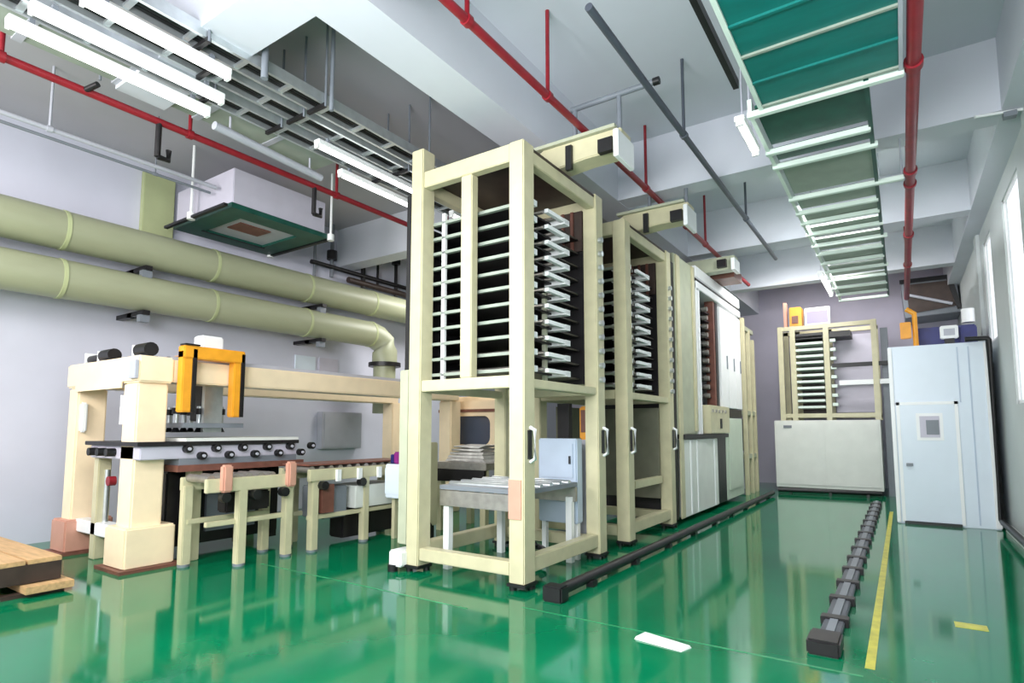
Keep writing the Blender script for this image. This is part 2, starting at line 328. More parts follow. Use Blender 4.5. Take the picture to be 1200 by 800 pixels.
B(-4.8, X1 + 0.04, 11.25, 14.92, 4.4, 4.55).build('header', 'white', pr, 0.01); B(-4.8, X1, 11.25, 14.92, 4.55, 4.62).build('header_gap', 'black', pr)
B(-4.8, X1 + 0.03, 11.25, 14.92, 4.62, 4.86).build('top_cover', 'white', pr, 0.015)
cpn = B(X1 - 0.05, X1 + 0.14, 11.6, 13.1, 1.56, 2.12).build('control_panel', 'cream', pr, 0.015)
B(X1 + 0.14, X1 + 0.16, 12.3, 12.4, 1.66, 1.86).build('knob', 'black', cpn)
for k in range(5): B(X1 + 0.14, X1 + 0.155, 11.7 + k * 0.25, 11.8 + k * 0.25, 1.98, 2.04).build('button', 'steel', cpn)
yb, H = 12.0, 4.86
d = MB().prism([(-4.0, H), (-3.0, H + 0.02), (-2.65, H + 0.02), (-2.65, H + 0.3), (-3.6, H + 0.3)], 'y', yb, yb + 0.3).build('drive_arm', 'cream_d', pr, 0.01)
B(-2.98, -2.8, yb - 0.1, yb, H + 0.06, H + 0.22).build('drive_motor', 'dark', d); B(-2.7, -2.63, yb - 0.1, yb + 0.35, H - 0.02, H + 0.22).build('end_plate', 'white', d)
B(-3.3, -2.8, yb + 0.6, yb + 1.3, H, H + 0.2).build('red_cover', 'redbrown', pr)
# unloading frame beyond press
uf = thing('unloading_rack', 'narrow cream and dark open frame at the far end of the press line', 'rack', (-4.0, 15.9, 0))
for y in (15.45, 16.05, 16.55):
    for x in (-4.6, X1 - 0.1): B(x, x + 0.1, y, y + 0.13, 0, 4.5 - (y - 15.45) * 0.4).build('post', 'cream', uf, 0.01)
for z in (0.9, 2.0, 4.2): B(-4.6, X1 - 0.02, 15.46, 16.66, z, z + 0.12).build('deck', 'cream_d', uf, 0.008)
B(-4.5, X1 - 0.15, 15.6, 16.5, 2.3, 3.9).build('dark_unit', 'brown', uf); B(-4.5, X1 - 0.12, 16.1, 16.5, 0.1, 0.9).build('side_cover', 'lilac', uf)
B(-4.4, X1 - 0.15, 15.6, 16.0, 1.1, 1.9).build('dark_unit', 'dark', uf)

# ============================================================ FAR RACK
sc = thing('base_cabinet', 'long pale low cabinet against the back, under the far rack', 'cabinet', (-1.65, 17.3, 0))
B(-2.88, -0.45, 17.0, 18.2, 0.12, 1.88).build('body', 'pale', sc, 0.01)
B(-2.84, -1.68, 16.98, 17.0, 0.2, 1.82).build('door', 'pale', sc, 0.006); B(-1.65, -0.5, 16.98, 17.0, 0.2, 1.82).build('door', 'pale', sc, 0.006)
B(-2.65, -2.45, 16.96, 16.98, 1.68, 1.75).build('name_plate', 'grey', sc); B(-2.85, -0.5, 17.05, 18.1, 0, 0.12).build('plinth', 'black', sc)
fr = thing('storage_rack', 'pale slatted rack standing on the long low cabinet at the back', 'rack', (-1.5, 17.4, 1.88))
for x in (-2.72, -2.42, -1.62, -0.55):
    for y in (17.05, 18.05): B(x, x + 0.13, y, y + 0.12, 1.88, 4.42).build('post', 'cream', fr, 0.008)
for z in (1.95, 4.3):
    B(-2.72, -0.42, 17.06, 17.16, z, z + 0.11).build('beam', 'cream', fr, 0.008); B(-2.72, -0.42, 18.05, 18.15, z, z + 0.11).build('beam', 'cream', fr, 0.008)
for k in range(12):
    z = 2.2 + k * 0.17
    if k == 0: s0 = B(-2.3, -1.64, 17.1, 18.0, z, z + 0.06).build('shelf', 'palerung', fr)
    else: cp(s0, fr, (0, 0, k * 0.17))
for k in range(8):
    if k == 0: s0 = B(-1.48, -1.35, 17.12, 17.3, 2.25, 2.33).build('bracket', 'palerung', fr)
    else: cp(s0, fr, (0, 0, k * 0.24))
B(-1.45, -0.2, 17.1, 17.2, 3.25, 3.35).build('dark_bar', 'black', fr); B(-1.3, -0.2, 17.08, 17.2, 2.78, 2.9).build('white_bar', 'white', fr)
B(-2.4, -1.0, 17.1, 17.9, 4.05, 4.2).build('dark_beam', 'black', fr)
B(-1.45, -0.55, 17.95, 18.0, 2.1, 4.2).build('rear_sheet', 'lilac', fr); B(-2.4, -1.6, 18.06, 18.08, 2.0, 4.2).build('rear_sheet', 'brown', fr)
ob = thing('orange_lifter', 'orange lifting unit standing on top of the far rack', 'machine', (-2.3, 17.3, 4.42))
B(-2.42, -2.12, 17.15, 17.6, 4.42, 4.95).build('body', 'orange', ob, 0.02); B(-2.35, -2.2, 17.1, 17.15, 4.5, 4.7).build('cover', 'redbrown', ob); B(-2.56, -2.48, 17.15, 17.3, 4.42, 5.1).build('mast', 'pink', ob)
sn = thing('control_screen', 'lilac control screen in a white frame on the far rack', 'screen', (-1.8, 17.3, 4.42))
B(-2.05, -1.45, 17.22, 17.3, 4.42, 4.9).build('frame', 'white', sn, 0.01); B(-2.0, -1.5, 17.2, 17.22, 4.48, 4.8).build('display', 'screen', sn)
dp = B(-0.36, -0.2, 17.2, 17.5, 0, 4.2).build('gap_infill', 'grey'); tag(dp, 'dark grey column standing in for the dark gap between the low cabinet and the white cabin', 'infill')  # solid grey block painted in for the shaded gap

# ============================================================ WHITE CABIN
cn = thing('control_cabin', 'pale blue white cabin with a door in the right corner', 'cabin', (0.55, 13.2, 0))
B(-0.16, 1.27, 12.45, 14.2, 0.0, 3.12).build('body', 'cabin', cn, 0.01)
B(-0.16, -0.1, 12.41, 12.45, 0.02, 3.1).build('corner_trim', 'white', cn, 0.006); B(1.19, 1.27, 12.41, 12.45, 0.02, 3.1).build('corner_trim', 'white', cn, 0.006)
fm = MB().box(-0.08, -0.03, 12.42, 12.45, 0.03, 2.12); fm.box(0.75, 0.8, 12.42, 12.45, 0.03, 2.12); fm.box(-0.08, 0.8, 12.42, 12.45, 2.07, 2.12); fm.build('door_frame', 'white', cn)
dr = B(-0.03, 0.75, 12.425, 12.45, 0.05, 2.07).build('door', 'cabin', cn, 0.004)
B(0.2, 0.58, 12.415, 12.425, 1.45, 1.92).build('window_trim', 'white', dr); B(0.25, 0.53, 12.405, 12.415, 1.5, 1.87).build('window_pane', 'lilac', dr)
B(0.34, 0.52, 12.398, 12.405, 1.55, 1.8).build('window_notice', 'grey', dr)
B(0.02, 0.12, 12.38, 12.425, 1.0, 1.05).build('door_handle', 'grey', dr)
B(-0.05, 0.75, 12.4, 12.45, 0.0, 0.045).build('threshold', 'black', cn)
B(0.98, 1.0, 12.44, 12.45, 0.05, 3.05).build('panel_seam', 'bluegrey', cn); B(0.83, 0.85, 12.44, 12.45, 2.1, 3.05).build('panel_seam', 'bluegrey', cn)
tb = MB().tube([(0.95, 12.36, 3.16), (1.24, 12.36, 3.16), (1.26, 12.36, 3.12), (1.26, 12.36, 0.17), (1.26, 12.2, 0.15), (1.26, 6.0, 0.15)], 0.045, 10)
tag(tb.build('cable_conduit', 'black'), 'black conduit running down the right edge of the white cabin', 'conduit')
bm_ = thing('blue_machine', 'navy blue machine on the roof of the white cabin', 'machine', (0.8, 13.6, 3.12))
B(0.3, 1.2, 13.3, 14.0, 3.13, 3.55).build('body', 'blue', bm_, 0.02); B(0.95, 1.2, 13.2, 13.3, 3.15, 3.5).build('side_unit', 'blue', bm_, 0.015)
MB().tube([(1.1, 13.4, 3.6), (1.1, 13.4, 3.85)], 0.1, 12).build('funnel', 'white', bm_)
wb = thing('white_meter', 'small white meter box in front of the navy machine on the cabin roof', 'meter', (0.73, 12.8, 3.12))
B(0.64, 0.9, 12.75, 12.9, 3.25, 3.48).build('case', 'white', wb, 0.015); B(0.69, 0.85, 12.74, 12.75, 3.3, 3.42).build('dial_plate', 'grey_l', wb); B(0.7, 0.84, 12.77, 12.88, 3.12, 3.25).build('stand', 'black', wb)
op = thing('orange_post', 'short orange post on the left corner of the white cabin roof', 'post', (0.3, 12.8, 3.12))
MB().tube([(0.28, 12.8, 3.12), (0.28, 12.8, 3.75), (0.16, 12.8, 3.85)], 0.045, 10).build('pipe', 'orange', op); B(0.05, 0.22, 12.74, 12.86, 3.3, 3.6).build('bracket', 'orange', op, 0.01)
hd = thing('extraction_hood', 'dark metal extraction hood high on the back wall above the cabin', 'hood', (0.8, 18, 4.5))
MB().prism([(0.15, 5.5), (1.3, 5.5), (1.38, 4.6), (0.2, 4.55)], 'y', 18.2, YB).build('shell', 'grey', hd, 0.01)
MB().prism([(0.25, 5.42), (1.15, 5.42), (1.28, 4.75), (0.3, 4.65)], 'y', 18.17, 18.2).build('front_panel', 'brown', hd)
MB().tube([(0.25, 18.1, 5.15), (1.2, 18.1, 4.8)], 0.04, 8).build('strut', 'grey_l', hd); B(0.12, 1.35, 18.12, 18.2, 5.46, 5.56).build('rim', 'black', hd)
MB().prism([(1.1, 5.5), (1.22, 5.5), (1.38, 4.7), (1.3, 4.65)], 'y', 18.12, 18.17).build('rim', 'black', hd)

# ============================================================ LEFT PORTAL FRAME
gf = thing('portal_frame', 'peach cream steel portal frame over the left work line', 'frame', (-8.5, 4.0, 0))
B(-7.86, -7.5, 3.2, 3.55, 0.05, 2.2).build('post', 'peach', gf, 0.02)
B(-9.5, -9.2, 3.2, 3.55, 0.05, 2.2).build('post', 'peach', gf, 0.02)
B(-7.95, -7.42, 3.12, 3.68, 0.03, 0.5).build('base_sleeve', 'peach', gf, 0.02); B(-8.02, -7.36, 3.06, 3.74, 0, 0.04).build('base_plate', 'redbrown', gf)
B(-9.58, -9.12, 3.12, 3.68, 0.03, 0.45).build('base_sleeve', 'pink', gf, 0.02); B(-9.62, -9.08, 3.06, 3.74, 0, 0.04).build('base_plate', 'redbrown', gf)
B(-9.2, -7.9, 3.25, 3.42, 0.3, 0.46).build('tie_beam', 'white', gf, 0.01)
B(-9.55, -7.45, 3.18, 3.58, 2.2, 2.52).build('head_beam', 'peach', gf, 0.02); B(-9.2, -7.86, 3.16, 3.18, 2.14, 2.22).build('head_lip', 'peach', gf)
B(-7.62, -7.45, 3.14, 3.18, 2.24, 2.46).build('bracket_plate', 'grey_l', gf, 0.005)
B(-7.84, -7.48, 3.58, 9.2, 2.22, 2.5).build('runway_beam', 'peach', gf, 0.015); B(-9.5, -9.2, 3.58, 9.2, 2.2, 2.5).build('runway_beam', 'peach', gf, 0.015)
B(-7.7, -7.6, 3.6, 9.2, 2.5, 2.56).build('runway_rail', 'grey_l', gf)
for (x, y) in ((-7.86, 9.0), (-9.5, 9.0)): B(x, x + 0.32, y, y + 0.32, 0, 2.22).build('post', 'peach', gf, 0.02)
B(-7.86, -7.82, 3.17, 3.2, 1.7, 2.05).build('conduit_clip', 'white', gf); B(-9.2, -9.12, 3.22, 3.3, 1.6, 2.0).build('hook', 'white', gf, 0.02)
for i, (x, s) in enumerate(((-9.25, 0.06), (-8.85, 0.085), (-7.85, 0.085))):
    m_ = MB().tube([(x, 3.35, 2.53 + s), (x + 0.3, 3.35, 2.53 + s)], s, 14).build('drive_motor', 'dark', gf)
    B(x - 0.05, x, 3.28, 3.42, 2.52, 2.68).build('motor_flange', 'white', m_)
    B(x + 0.05, x + 0.25, 3.25, 3.45, 2.52, 2.54).build('motor_foot', 'grey', m_)
# travelling gripper with orange cable carrier
tg = thing('transfer_gripper', 'travelling gripper carriage with orange cable carriers on the portal beam', 'gripper', (-8.3, 4.4, 2.5))
B(-9.3, -7.4, 4.1, 4.3, 2.56, 2.68).build('cross_slide', 'orange', tg, 0.01)
def carrier(y0, y1, zb): 
    s = B(-7.46, -7.32, y0, y1, zb, 2.62).build('cable_carrier', 'orange', tg, 0.012)
    B(-7.32, -7.3, y1 - 0.05, y1, zb, 2.64).build('carrier_edge', 'dark', s)
carrier(3.62, 3.78, 1.85); carrier(4.28, 4.42, 1.8)
B(-7.46, -7.3, 3.62, 4.42, 2.52, 2.68).build('carrier_bridge', 'orange', tg, 0.012); B(-7.42, -7.28, 3.62, 3.8, 2.68, 2.7).build('bridge_lid', 'dark', tg)
B(-7.95, -7.72, 4.05, 4.35, 2.68, 2.9).build('junction_box', 'white', tg, 0.02)
B(-8.15, -7.85, 4.15, 4.4, 1.75, 2.45).build('lift_column', 'black', tg, 0.01); B(-7.85, -7.78, 4.15, 4.4, 1.6, 2.5).build('lift_guide', 'galv', tg)
B(-9.0, -7.5, 3.75, 4.55, 1.66, 1.72).build('gripper_plate', 'grey', tg)
for x in (-8.7, -8.3, -7.9):
    for y in (3.85, 4.15, 4.45):
        q = MB().tube([(x, y, 1.72), (x, y, 1.95)], 0.035, 8).build('air_cylinder', 'galv', tg)
        MB().tube([(x, y, 1.84), (x, y, 1.92)], 0.055, 8).build('fitting', 'dark', q)
        MB().tube([(x, y, 1.6), (x, y, 1.66)], [0.06, 0.03], 8).build('suction_cup', 'black', q)
# stacking machine under the portal
sm = thing('lay_up_machine', 'grey lay-up machine with rows of black knobs under the portal frame', 'machine', (-8.3, 4.4, 0))
B(-8.7, -7.35, 3.2, 5.3, 1.28, 1.44).build('upper_deck', 'lilac', sm, 0.01)
B(-8.75, -7.3, 3.15, 5.3, 1.44, 1.49).build('deck_rail', 'dark', sm, 0.005)
B(-8.6, -7.32, 3.7, 5.3, 1.49, 1.53).build('deck_sheet', 'pale', sm)
B(-8.7, -7.32, 3.62, 5.4, 1.12, 1.2).build('press_plate', 'redbrown', sm); B(-8.7, -7.36, 3.65, 5.3, 1.2, 1.28).build('deck_spacer', 'grey', sm)  # grey block fills between press plate and upper deck
for k in range(11):
    y = 3.72 + k * 0.18
    q = MB().tube([(-7.35, y, 1.4 - 0.09 * (k % 2)), (-7.27, y, 1.4 - 0.09 * (k % 2))], 0.05, 12).build('knob', 'black', sm)
    MB().tube([(-7.27, y, 1.4 - 0.09 * (k % 2)), (-7.25, y, 1.4 - 0.09 * (k % 2))], 0.02, 8).build('knob_cap', 'grey_l', q)
for x in (-8.5, -8.25, -8.0):
    MB().tube([(x, 3.2, 1.36), (x, 3.1, 1.36)], 0.05, 12).build('knob', 'black', sm)
B(-8.7, -8.56, 3.25, 3.4, 0, 1.28).build('leg', 'cream', sm, 0.01); B(-8.7, -8.56, 5.3, 5.45, 0, 1.28).build('leg', 'cream', sm, 0.01)
B(-7.6, -7.46, 3.85, 4.0, 0, 1.12).build('leg', 'cream', sm, 0.01); B(-7.6, -7.46, 5.3, 5.45, 0, 1.12).build('leg', 'cream', sm, 0.01)
for (x, y) in ((-8.55, 3.35), (-8.3, 3.5), (-8.1, 3.35)): MB().tube([(x, y, 0.35), (x, y, 1.12)], 0.03, 8).build('air_pipe', 'galv', sm)
MB().tube([(-8.2, 3.3, 1.0), (-8.2, 3.22, 1.0)], 0.06, 10).build('valve', 'red', sm)
B(-8.5, -7.75, 3.7, 5.3, 0.15, 1.1).build('dark_underfill', 'dark', sm, 0.02); B(-8.5, -7.7, 4.2, 4.9, 0.3, 0.9).build('underfill_panel', 'grey', sm)  # dark block added to darken the space under the deck
for y in (3.9, 4.6, 5.1): B(-7.75, -7.66, y, y + 0.12, 0.1, 1.1).build('cable_duct', 'dark', sm)
# roller table in front
def roller_table(label, x0, x1, y0, y1, ztop, legs, bars):
    t = thing('roller_table', label, 'table', ((x0 + x1) / 2, (y0 + y1) / 2, 0))
    B(x1 - 0.07, x1, y0, y1, ztop - 0.16, ztop).build('side_rail', 'cream', t, 0.008); B(x0, x0 + 0.07, y0, y1, ztop - 0.16, ztop).build('side_rail', 'cream', t, 0.008)
    n = int((y1 - y0 - 0.1) / 0.16)
    for k in range(n):
        y = y0 + 0.08 + k * 0.16
        if k == 0: r0 = MB().tube([(x0 + 0.07, y, ztop - 0.01), (x1 - 0.07, y, ztop - 0.01)], 0.05, 10).build('roller', 'steel', t)
        else: cp(r0, t, (0, k * 0.16, 0))
    for (x, y) in legs:
        B(x - 0.055, x + 0.055, y - 0.055, y + 0.055, 0.02, ztop - 0.1).build('leg', 'cream', t, 0.01)
        MB().tube([(x, y, 0), (x, y, 0.03)], 0.07, 10).build('foot', 'grey', t)
    for z in bars: 
        B(x1 - 0.13, x1 - 0.07, y0 + 0.05, y1 - 0.05, z, z + 0.06).build('stretcher', 'cream', t, 0.006); B(x0 + 0.07, x0 + 0.13, y0 + 0.05, y1 - 0.05, z, z + 0.06).build('stretcher', 'cream', t, 0.006)
    for k in range(3):
        y = y0 + 0.2 + k * (y1 - y0) / 3
        MB().tube([(x1 - 0.02, y, ztop - 0.22), (x1 + 0.07, y, ztop - 0.22)], 0.06, 10).build('drive_wheel', 'black', t)
    return t
t1 = roller_table('cream roller table on legs beside the lay-up machine, nearest the portal post', -7.3, -6.98 + 0.3, 3.64, 4.82, 1.06, [(-7.24, 3.7), (-7.24, 4.74), (-6.74, 4.1), (-6.74, 4.74)], (0.5,))
for y in (3.85, 4.72):
    B(-6.7, -6.6, y - 0.06, y + 0.06, 0.9, 1.22).build('bearing_block', 'pink', t1, 0.02)
B(-7.1, -6.9, 4.0, 4.6, 0.62, 0.86).build('gear_motor', 'dark', t1, 0.02)
t2 = roller_table('cream roller table with steel rollers leading towards the near rack', -7.3, -6.6, 4.98, 7.0, 1.1, [(-7.22, 5.1), (-6.68, 5.1), (-7.22, 6.85), (-6.68, 6.0), (-6.68, 6.85)], (0.42,))
B(-7.15, -6.85, 5.75, 6.8, 0.06, 0.5).build('motor_housing', 'dark', t2, 0.02); B(-7.2, -6.7, 5.3, 5.7, 0.4, 0.84).build('drive_box', 'grey', t2, 0.015); B(-7.2, -6.64, 5.8, 6.7, 0.5, 0.82).build('drip_tray', 'pale', t2, 0.01); B(-6.7, -6.62, 5.2, 5.4, 0.5, 0.88).build('motor_cover', 'redbrown', t2)
for k in range(4): B(-6.6, -6.56, 5.4 + k * 0.38, 5.47 + k * 0.38, 0.92, 1.08).build('clip', 'white', t2)
B(-7.25, -6.65, 5.0, 6.9, 1.145, 1.165).build('belt_sheet', 'redbrown', t2)
# cyan-white operator box with magenta pendant
obx = thing('operator_box', 'pale cyan operator box on a stand at the end of the roller table', 'box', (-6.2, 6.5, 0))
B(-6.51, -6.1, 6.25, 6.6, 0.62, 1.12).build('body', 'cabin', obx, 0.015); B(-6.5, -6.15, 6.24, 6.25, 0.68, 1.06).build('front_plate', 'cabin', obx)
for x in (-6.48, -6.14): B(x - 0.03, x + 0.03, 6.4, 6.46, 0, 0.62).build('leg', 'cream', obx)
pdn = thing('pendant_switch', 'magenta pendant switch on top of the pale cyan operator box', 'switch', (-6.3, 6.4, 1.12))
B(-6.42, -6.12, 6.32, 6.5, 1.12, 1.3).build('case', 'purple', pdn, 0.02); B(-6.5, -6.42, 6.34, 6.48, 1.125, 1.26).build('base', 'blue', pdn, 0.01); MB().tube([(-6.27, 6.41, 1.3), (-6.27, 6.41, 1.35)], 0.03, 8).build('button', 'red', pdn)
gp = B(-5.95, -5.72, 6.35, 6.55, 0.25, 1.45); gpt = thing('valve_cabinet', 'narrow cream valve cabinet beside the left post of the near rack', 'cabinet', (-5.8, 6.4, 0))
gp.build('body', 'cream', gpt, 0.015); B(-5.9, -5.77, 6.34, 6.35, 0.5, 1.3).build('door', 'cream_d', gpt); MB().tube([(-5.98, 6.3, 0.2), (-5.7, 6.3, 0.2)], 0.13, 14).build('motor', 'black', gpt); B(-5.92, -5.76, 6.38, 6.52, 0, 0.25).build('foot', 'dark', gpt)
# machine with rounded window at far end of portal
fh = thing('feeder_housing', 'peach feeder housing with a rounded window, seen through the near rack', 'machine', (-7.3, 9.8, 0))
xa, xb, za, zb = -8.35, -6.75, 0.95, 2.35
seg = []
cx, cz, hw, hh, rr = (xa + xb) / 2, 1.62, 0.55, 0.3, 0.16
inner = []
for k, (sx, sz) in enumerate(((1, 1), (-1, 1), (-1, -1), (1, -1))):
    for j in range(5):
        a = math.pi / 2 * k + math.pi / 2 * j / 4
        inner.append((cx + sx * (hw - rr) + rr * math.cos(a), cz + sz * (hh - rr) + rr * math.sin(a)))
outer = []
for (u, v) in inner:
    du, dv = u - cx, v - cz
    k = min((xb - cx) / abs(du) if du else 9, ((zb - cz) if dv > 0 else (cz - za)) / abs(dv) if dv else 9)
    outer.append((cx + du * k, cz + dv * k))
n = len(inner); vs = [(u, y, v) for y in (9.6, 9.72) for (u, v) in inner + outer]; fs = []
for k in range(n):
    j = (k + 1) % n
    fs += [(k, j, n + j, n + k), (2 * n + k, 3 * n + k, 3 * n + j, 2 * n + j), (k, 2 * n + k, 2 * n + j, j), (n + k, n + j, 3 * n + j, 3 * n + k)]
MB()._add(vs, fs).build('front_plate', 'peach', fh, 0.0)
B(xa, xb, 9.9, 10.6, 0.95, 2.35).build('body', 'peach', fh, 0.02); B(xa + 0.3, xb - 0.3, 9.86, 9.9, 1.3, 1.95).build('window', 'sill_glass', fh); B(xa, xb, 9.72, 9.9, 0.95, 1.1).build('sill', 'peach', fh); B(xa, xb, 9.55, 9.6, 2.0, 2.06).build('red_trim', 'redbrown', fh)
for x in (xa + 0.1, xb - 0.25): B(x, x + 0.15, 9.75, 9.9, 0, 0.95).build('leg', 'cream', fh)
wr_ = MB()
for k in range(5):
    wr_.hexa([(-6.35 + 0.02 * k, 7.45 + 0.03 * k, 1.12 + 0.055 * k), (-5.55 - 0.04 * k, 7.5, 1.11 + 0.055 * k), (-5.5 - 0.05 * k, 8.1, 1.13 + 0.055 * k), (-6.3, 8.15 - 0.03 * k, 1.12 + 0.055 * k),
              (-6.33 + 0.03 * k, 7.48, 1.165 + 0.05 * k), (-5.6, 7.47 + 0.02 * k, 1.16 + 0.055 * k), (-5.55 - 0.03 * k, 8.08, 1.17 + 0.052 * k), (-6.32, 8.1, 1.165 + 0.055 * k)])
tag(wr_.build('wrapped_stack', 'wrap'), 'film-wrapped stack of sheets behind the near rack, by the feeder housing', 'stack')
ft = thing('feed_table', 'steel feed table under the film-wrapped stack behind the near rack', 'table', (-5.9, 7.8, 0))
B(-6.5, -5.4, 7.3, 8.3, 1.0, 1.11).build('top', 'steel', ft, 0.01); B(-6.45, -5.45, 7.32, 7.38, 0.8, 1.0).build('side_rail', 'dark', ft)
for x in (-6.4, -5.5):
    for y in (7.4, 8.2): B(x - 0.05, x + 0.05, y - 0.05, y + 0.05, 0, 1.0).build('leg', 'cream', ft)
vm = thing('valve_manifold', 'dark pipework with valves on the left wall above the ducts, near the rack', 'pipes', (XL + 0.3, 8.8, 4.9))
for k, y in enumerate((7.7, 8.15, 9.05, 9.5, 10.1)):
    q = MB().tube([(XL + 0.22, y, 4.78 + 0.2 * (k % 2)), (XL + 0.22, y, ZC)], 0.03 + 0.012 * (k % 3), 8).build('riser_pipe', 'grey' if k < 2 else 'dark', vm)
    if k > 0: MB().tube([(XL + 0.22, y, 5.25 + 0.12 * k), (XL + 0.22, y, 5.45 + 0.12 * k)], 0.11, 10).build('valve_body', 'dark', q)
MB().tube([(XL + 0.24, 7.6, 5.2), (XL + 0.24, 11.0, 5.2)], 0.05, 10).build('header_pipe', 'dark', vm); MB().tube([(XL + 0.24, 8.6, 5.02), (XL + 0.24, 11.0, 5.02)], 0.07, 10).build('header_pipe', 'brown', vm)
# wall cabinet
wc = thing('wall_cabinet', 'grey electrical cabinet on the left wall behind the roller tables', 'cabinet', (XL + 0.1, 8.5, 1.2))
B(XL, XL + 0.18, 8.05, 9.15, 1.22, 2.02).build('body', 'grey_l', wc, 0.01); B(XL + 0.18, XL + 0.2, 8.1, 9.1, 1.26, 1.98).build('door', 'grey_l', wc, 0.005)
# pale notices on left wall above the beam
for i, (y, mt_, lb) in enumerate(((7.45, 'cabin', 'pale cyan notice board on the left wall under the lower duct'), (8.05, 'lilac', 'lilac notice board on the left wall beside the pale cyan one'))):
    q = B(XL, XL + 0.03, y, y + 0.5, 2.55, 3.2); tag(q.build('notice_board', mt_), lb, 'board')
# wooden pallet
pl = thing('wooden_pallet', 'pale plywood pallet on the green floor at the left edge', 'pallet', (-7.9, 1.9, 0))
for k in range(5): B(-9.1, -7.1, 1.0 + k * 0.3, 1.28 + k * 0.3, 0.3, 0.345).build('deck_board', 'wood', pl, 0.004)
for x in (-9.1, -8.15, -7.2): B(x, x + 0.1, 1.0, 2.48, 0.12, 0.3).build('bearer', 'brown', pl)
for k in range(2): B(-9.1, -6.95, 1.1 + k * 1.05, 1.5 + k * 1.05, 0.04, 0.11).build('bottom_board', 'wood', pl, 0.004)
for x in (-9.0, -8.1, -7.15): B(x, x + 0.1, 1.1, 2.5, 0, 0.04).build('skid', 'brown', pl)

pl.location.x -= 0.16
# ============================================================ LEFT DUCTS
def duct(label, z, y1, elbow):
    d = thing('insulated_duct', label, 'duct', (XL + 0.72, 5, z), 'insulated ducts on the left wall')
    x = XL + 0.72
    pts = [(x, -1.0, z), (x, y1, z)]
    if elbow: pts += [(x + 0.03, y1 + 0.18, z - 0.05), (x + 0.08, y1 + 0.32, z - 0.18), (x + 0.1, y1 + 0.36, z - 0.36), (x + 0.1, y1 + 0.36, z - 0.62)]
    MB().tube(pts, 0.28, 28).build('wrapped_pipe', 'duct', d)
    for y in (1.6, 3.05, 5.2, 7.1, 8.8):
        MB().tube([(x, y, z), (x, y + 0.05, z)], 0.288, 28).build('band', 'olive', d)
    for y in (4.1, 7.4):
        c = MB().box(x - 0.34, x + 0.2, y, y + 0.1, z - 0.36, z - 0.29); c.box(XL, x - 0.2, y, y + 0.1, z - 0.36, z - 0.29); c.build('wall_bracket', 'dark', d)
        B(x + 0.05, x + 0.16, y - 0.02, y + 0.12, z - 0.47, z - 0.36).build('clamp', 'grey', d)
    return d
duct('upper of the two olive cream wrapped ducts along the left wall', 4.46, 12.5, False)
ld = duct('lower olive cream wrapped duct along the left wall, ending in a bend', 3.76, 8.85, True)
x = XL + 0.82
MB().tube([(x, 9.21, 3.14), (x, 9.21, 3.05)], 0.36, 24).build('flange', 'dark', ld); MB().tube([(x, 9.21, 3.05), (x, 9.21, 2.0)], 0.25, 20).build('riser', 'duct', ld)
# ============================================================ AIR BOX
ab = thing('air_supply_box', 'lilac grey air supply box with a green tray underneath, above the left ducts', 'vent', (-9.1, 5.5, 5.03))
bx = dict(x0=-9.95, x1=-8.26, y0=4.69, y1=6.38)
B(bx['x0'], bx['x1'], bx['y0'], bx['y1'], 5.06, 5.62).build('body', 'lilac', ab, 0.01)
t = MB()
a, c, e, f_ = bx['x0'] - 0.03, bx['x1'] + 0.03, bx['y0'] - 0.03, bx['y1'] + 0.03
t.box(a, a + 0.35, e, f_, 4.98, 5.06); t.box(c - 0.35, c, e, f_, 4.98, 5.06); t.box(a + 0.35, c - 0.35, e, e + 0.35, 4.98, 5.06); t.box(a + 0.35, c - 0.35, f_ - 0.35, f_, 4.98, 5.06)
t.build('tray', 'dkgreen', ab)
B(a + 0.35, c - 0.35, e + 0.35, f_ - 0.35, 5.02, 5.06).build('grille', 'grey_l', ab); B(a + 0.75, c - 0.6, e + 0.5, f_ - 0.7, 5.005, 5.02).build('grille_core', 'redbrown', ab)
for k in range(4): B(a + 0.32, a + 0.34 + 0.02, e + 0.3, f_ - 0.3, 4.97 + k * 0.001, 4.98).build('tray_lip', 'black', ab) if k == 0 else None
for (x, y) in ((-9.2, 4.55), (-8.2, 6.46), (-9.98, 6.46)):
    rd = MB().tube([(x, y, 4.98), (x, y, ZC)], 0.022, 8).build('hanger_rod', 'white', ab); MB().tube([(x, y, 4.95), (x, y, 5.06)], 0.06, 10).build('rod_nut', 'white', rd)
B(-10.0, -8.2, 4.52, 4.58, 4.96, 5.0).build('hanger_bar', 'black', ab); B(-10.0, -8.2, 6.43, 6.49, 4.96, 5.0).build('hanger_bar', 'black', ab)

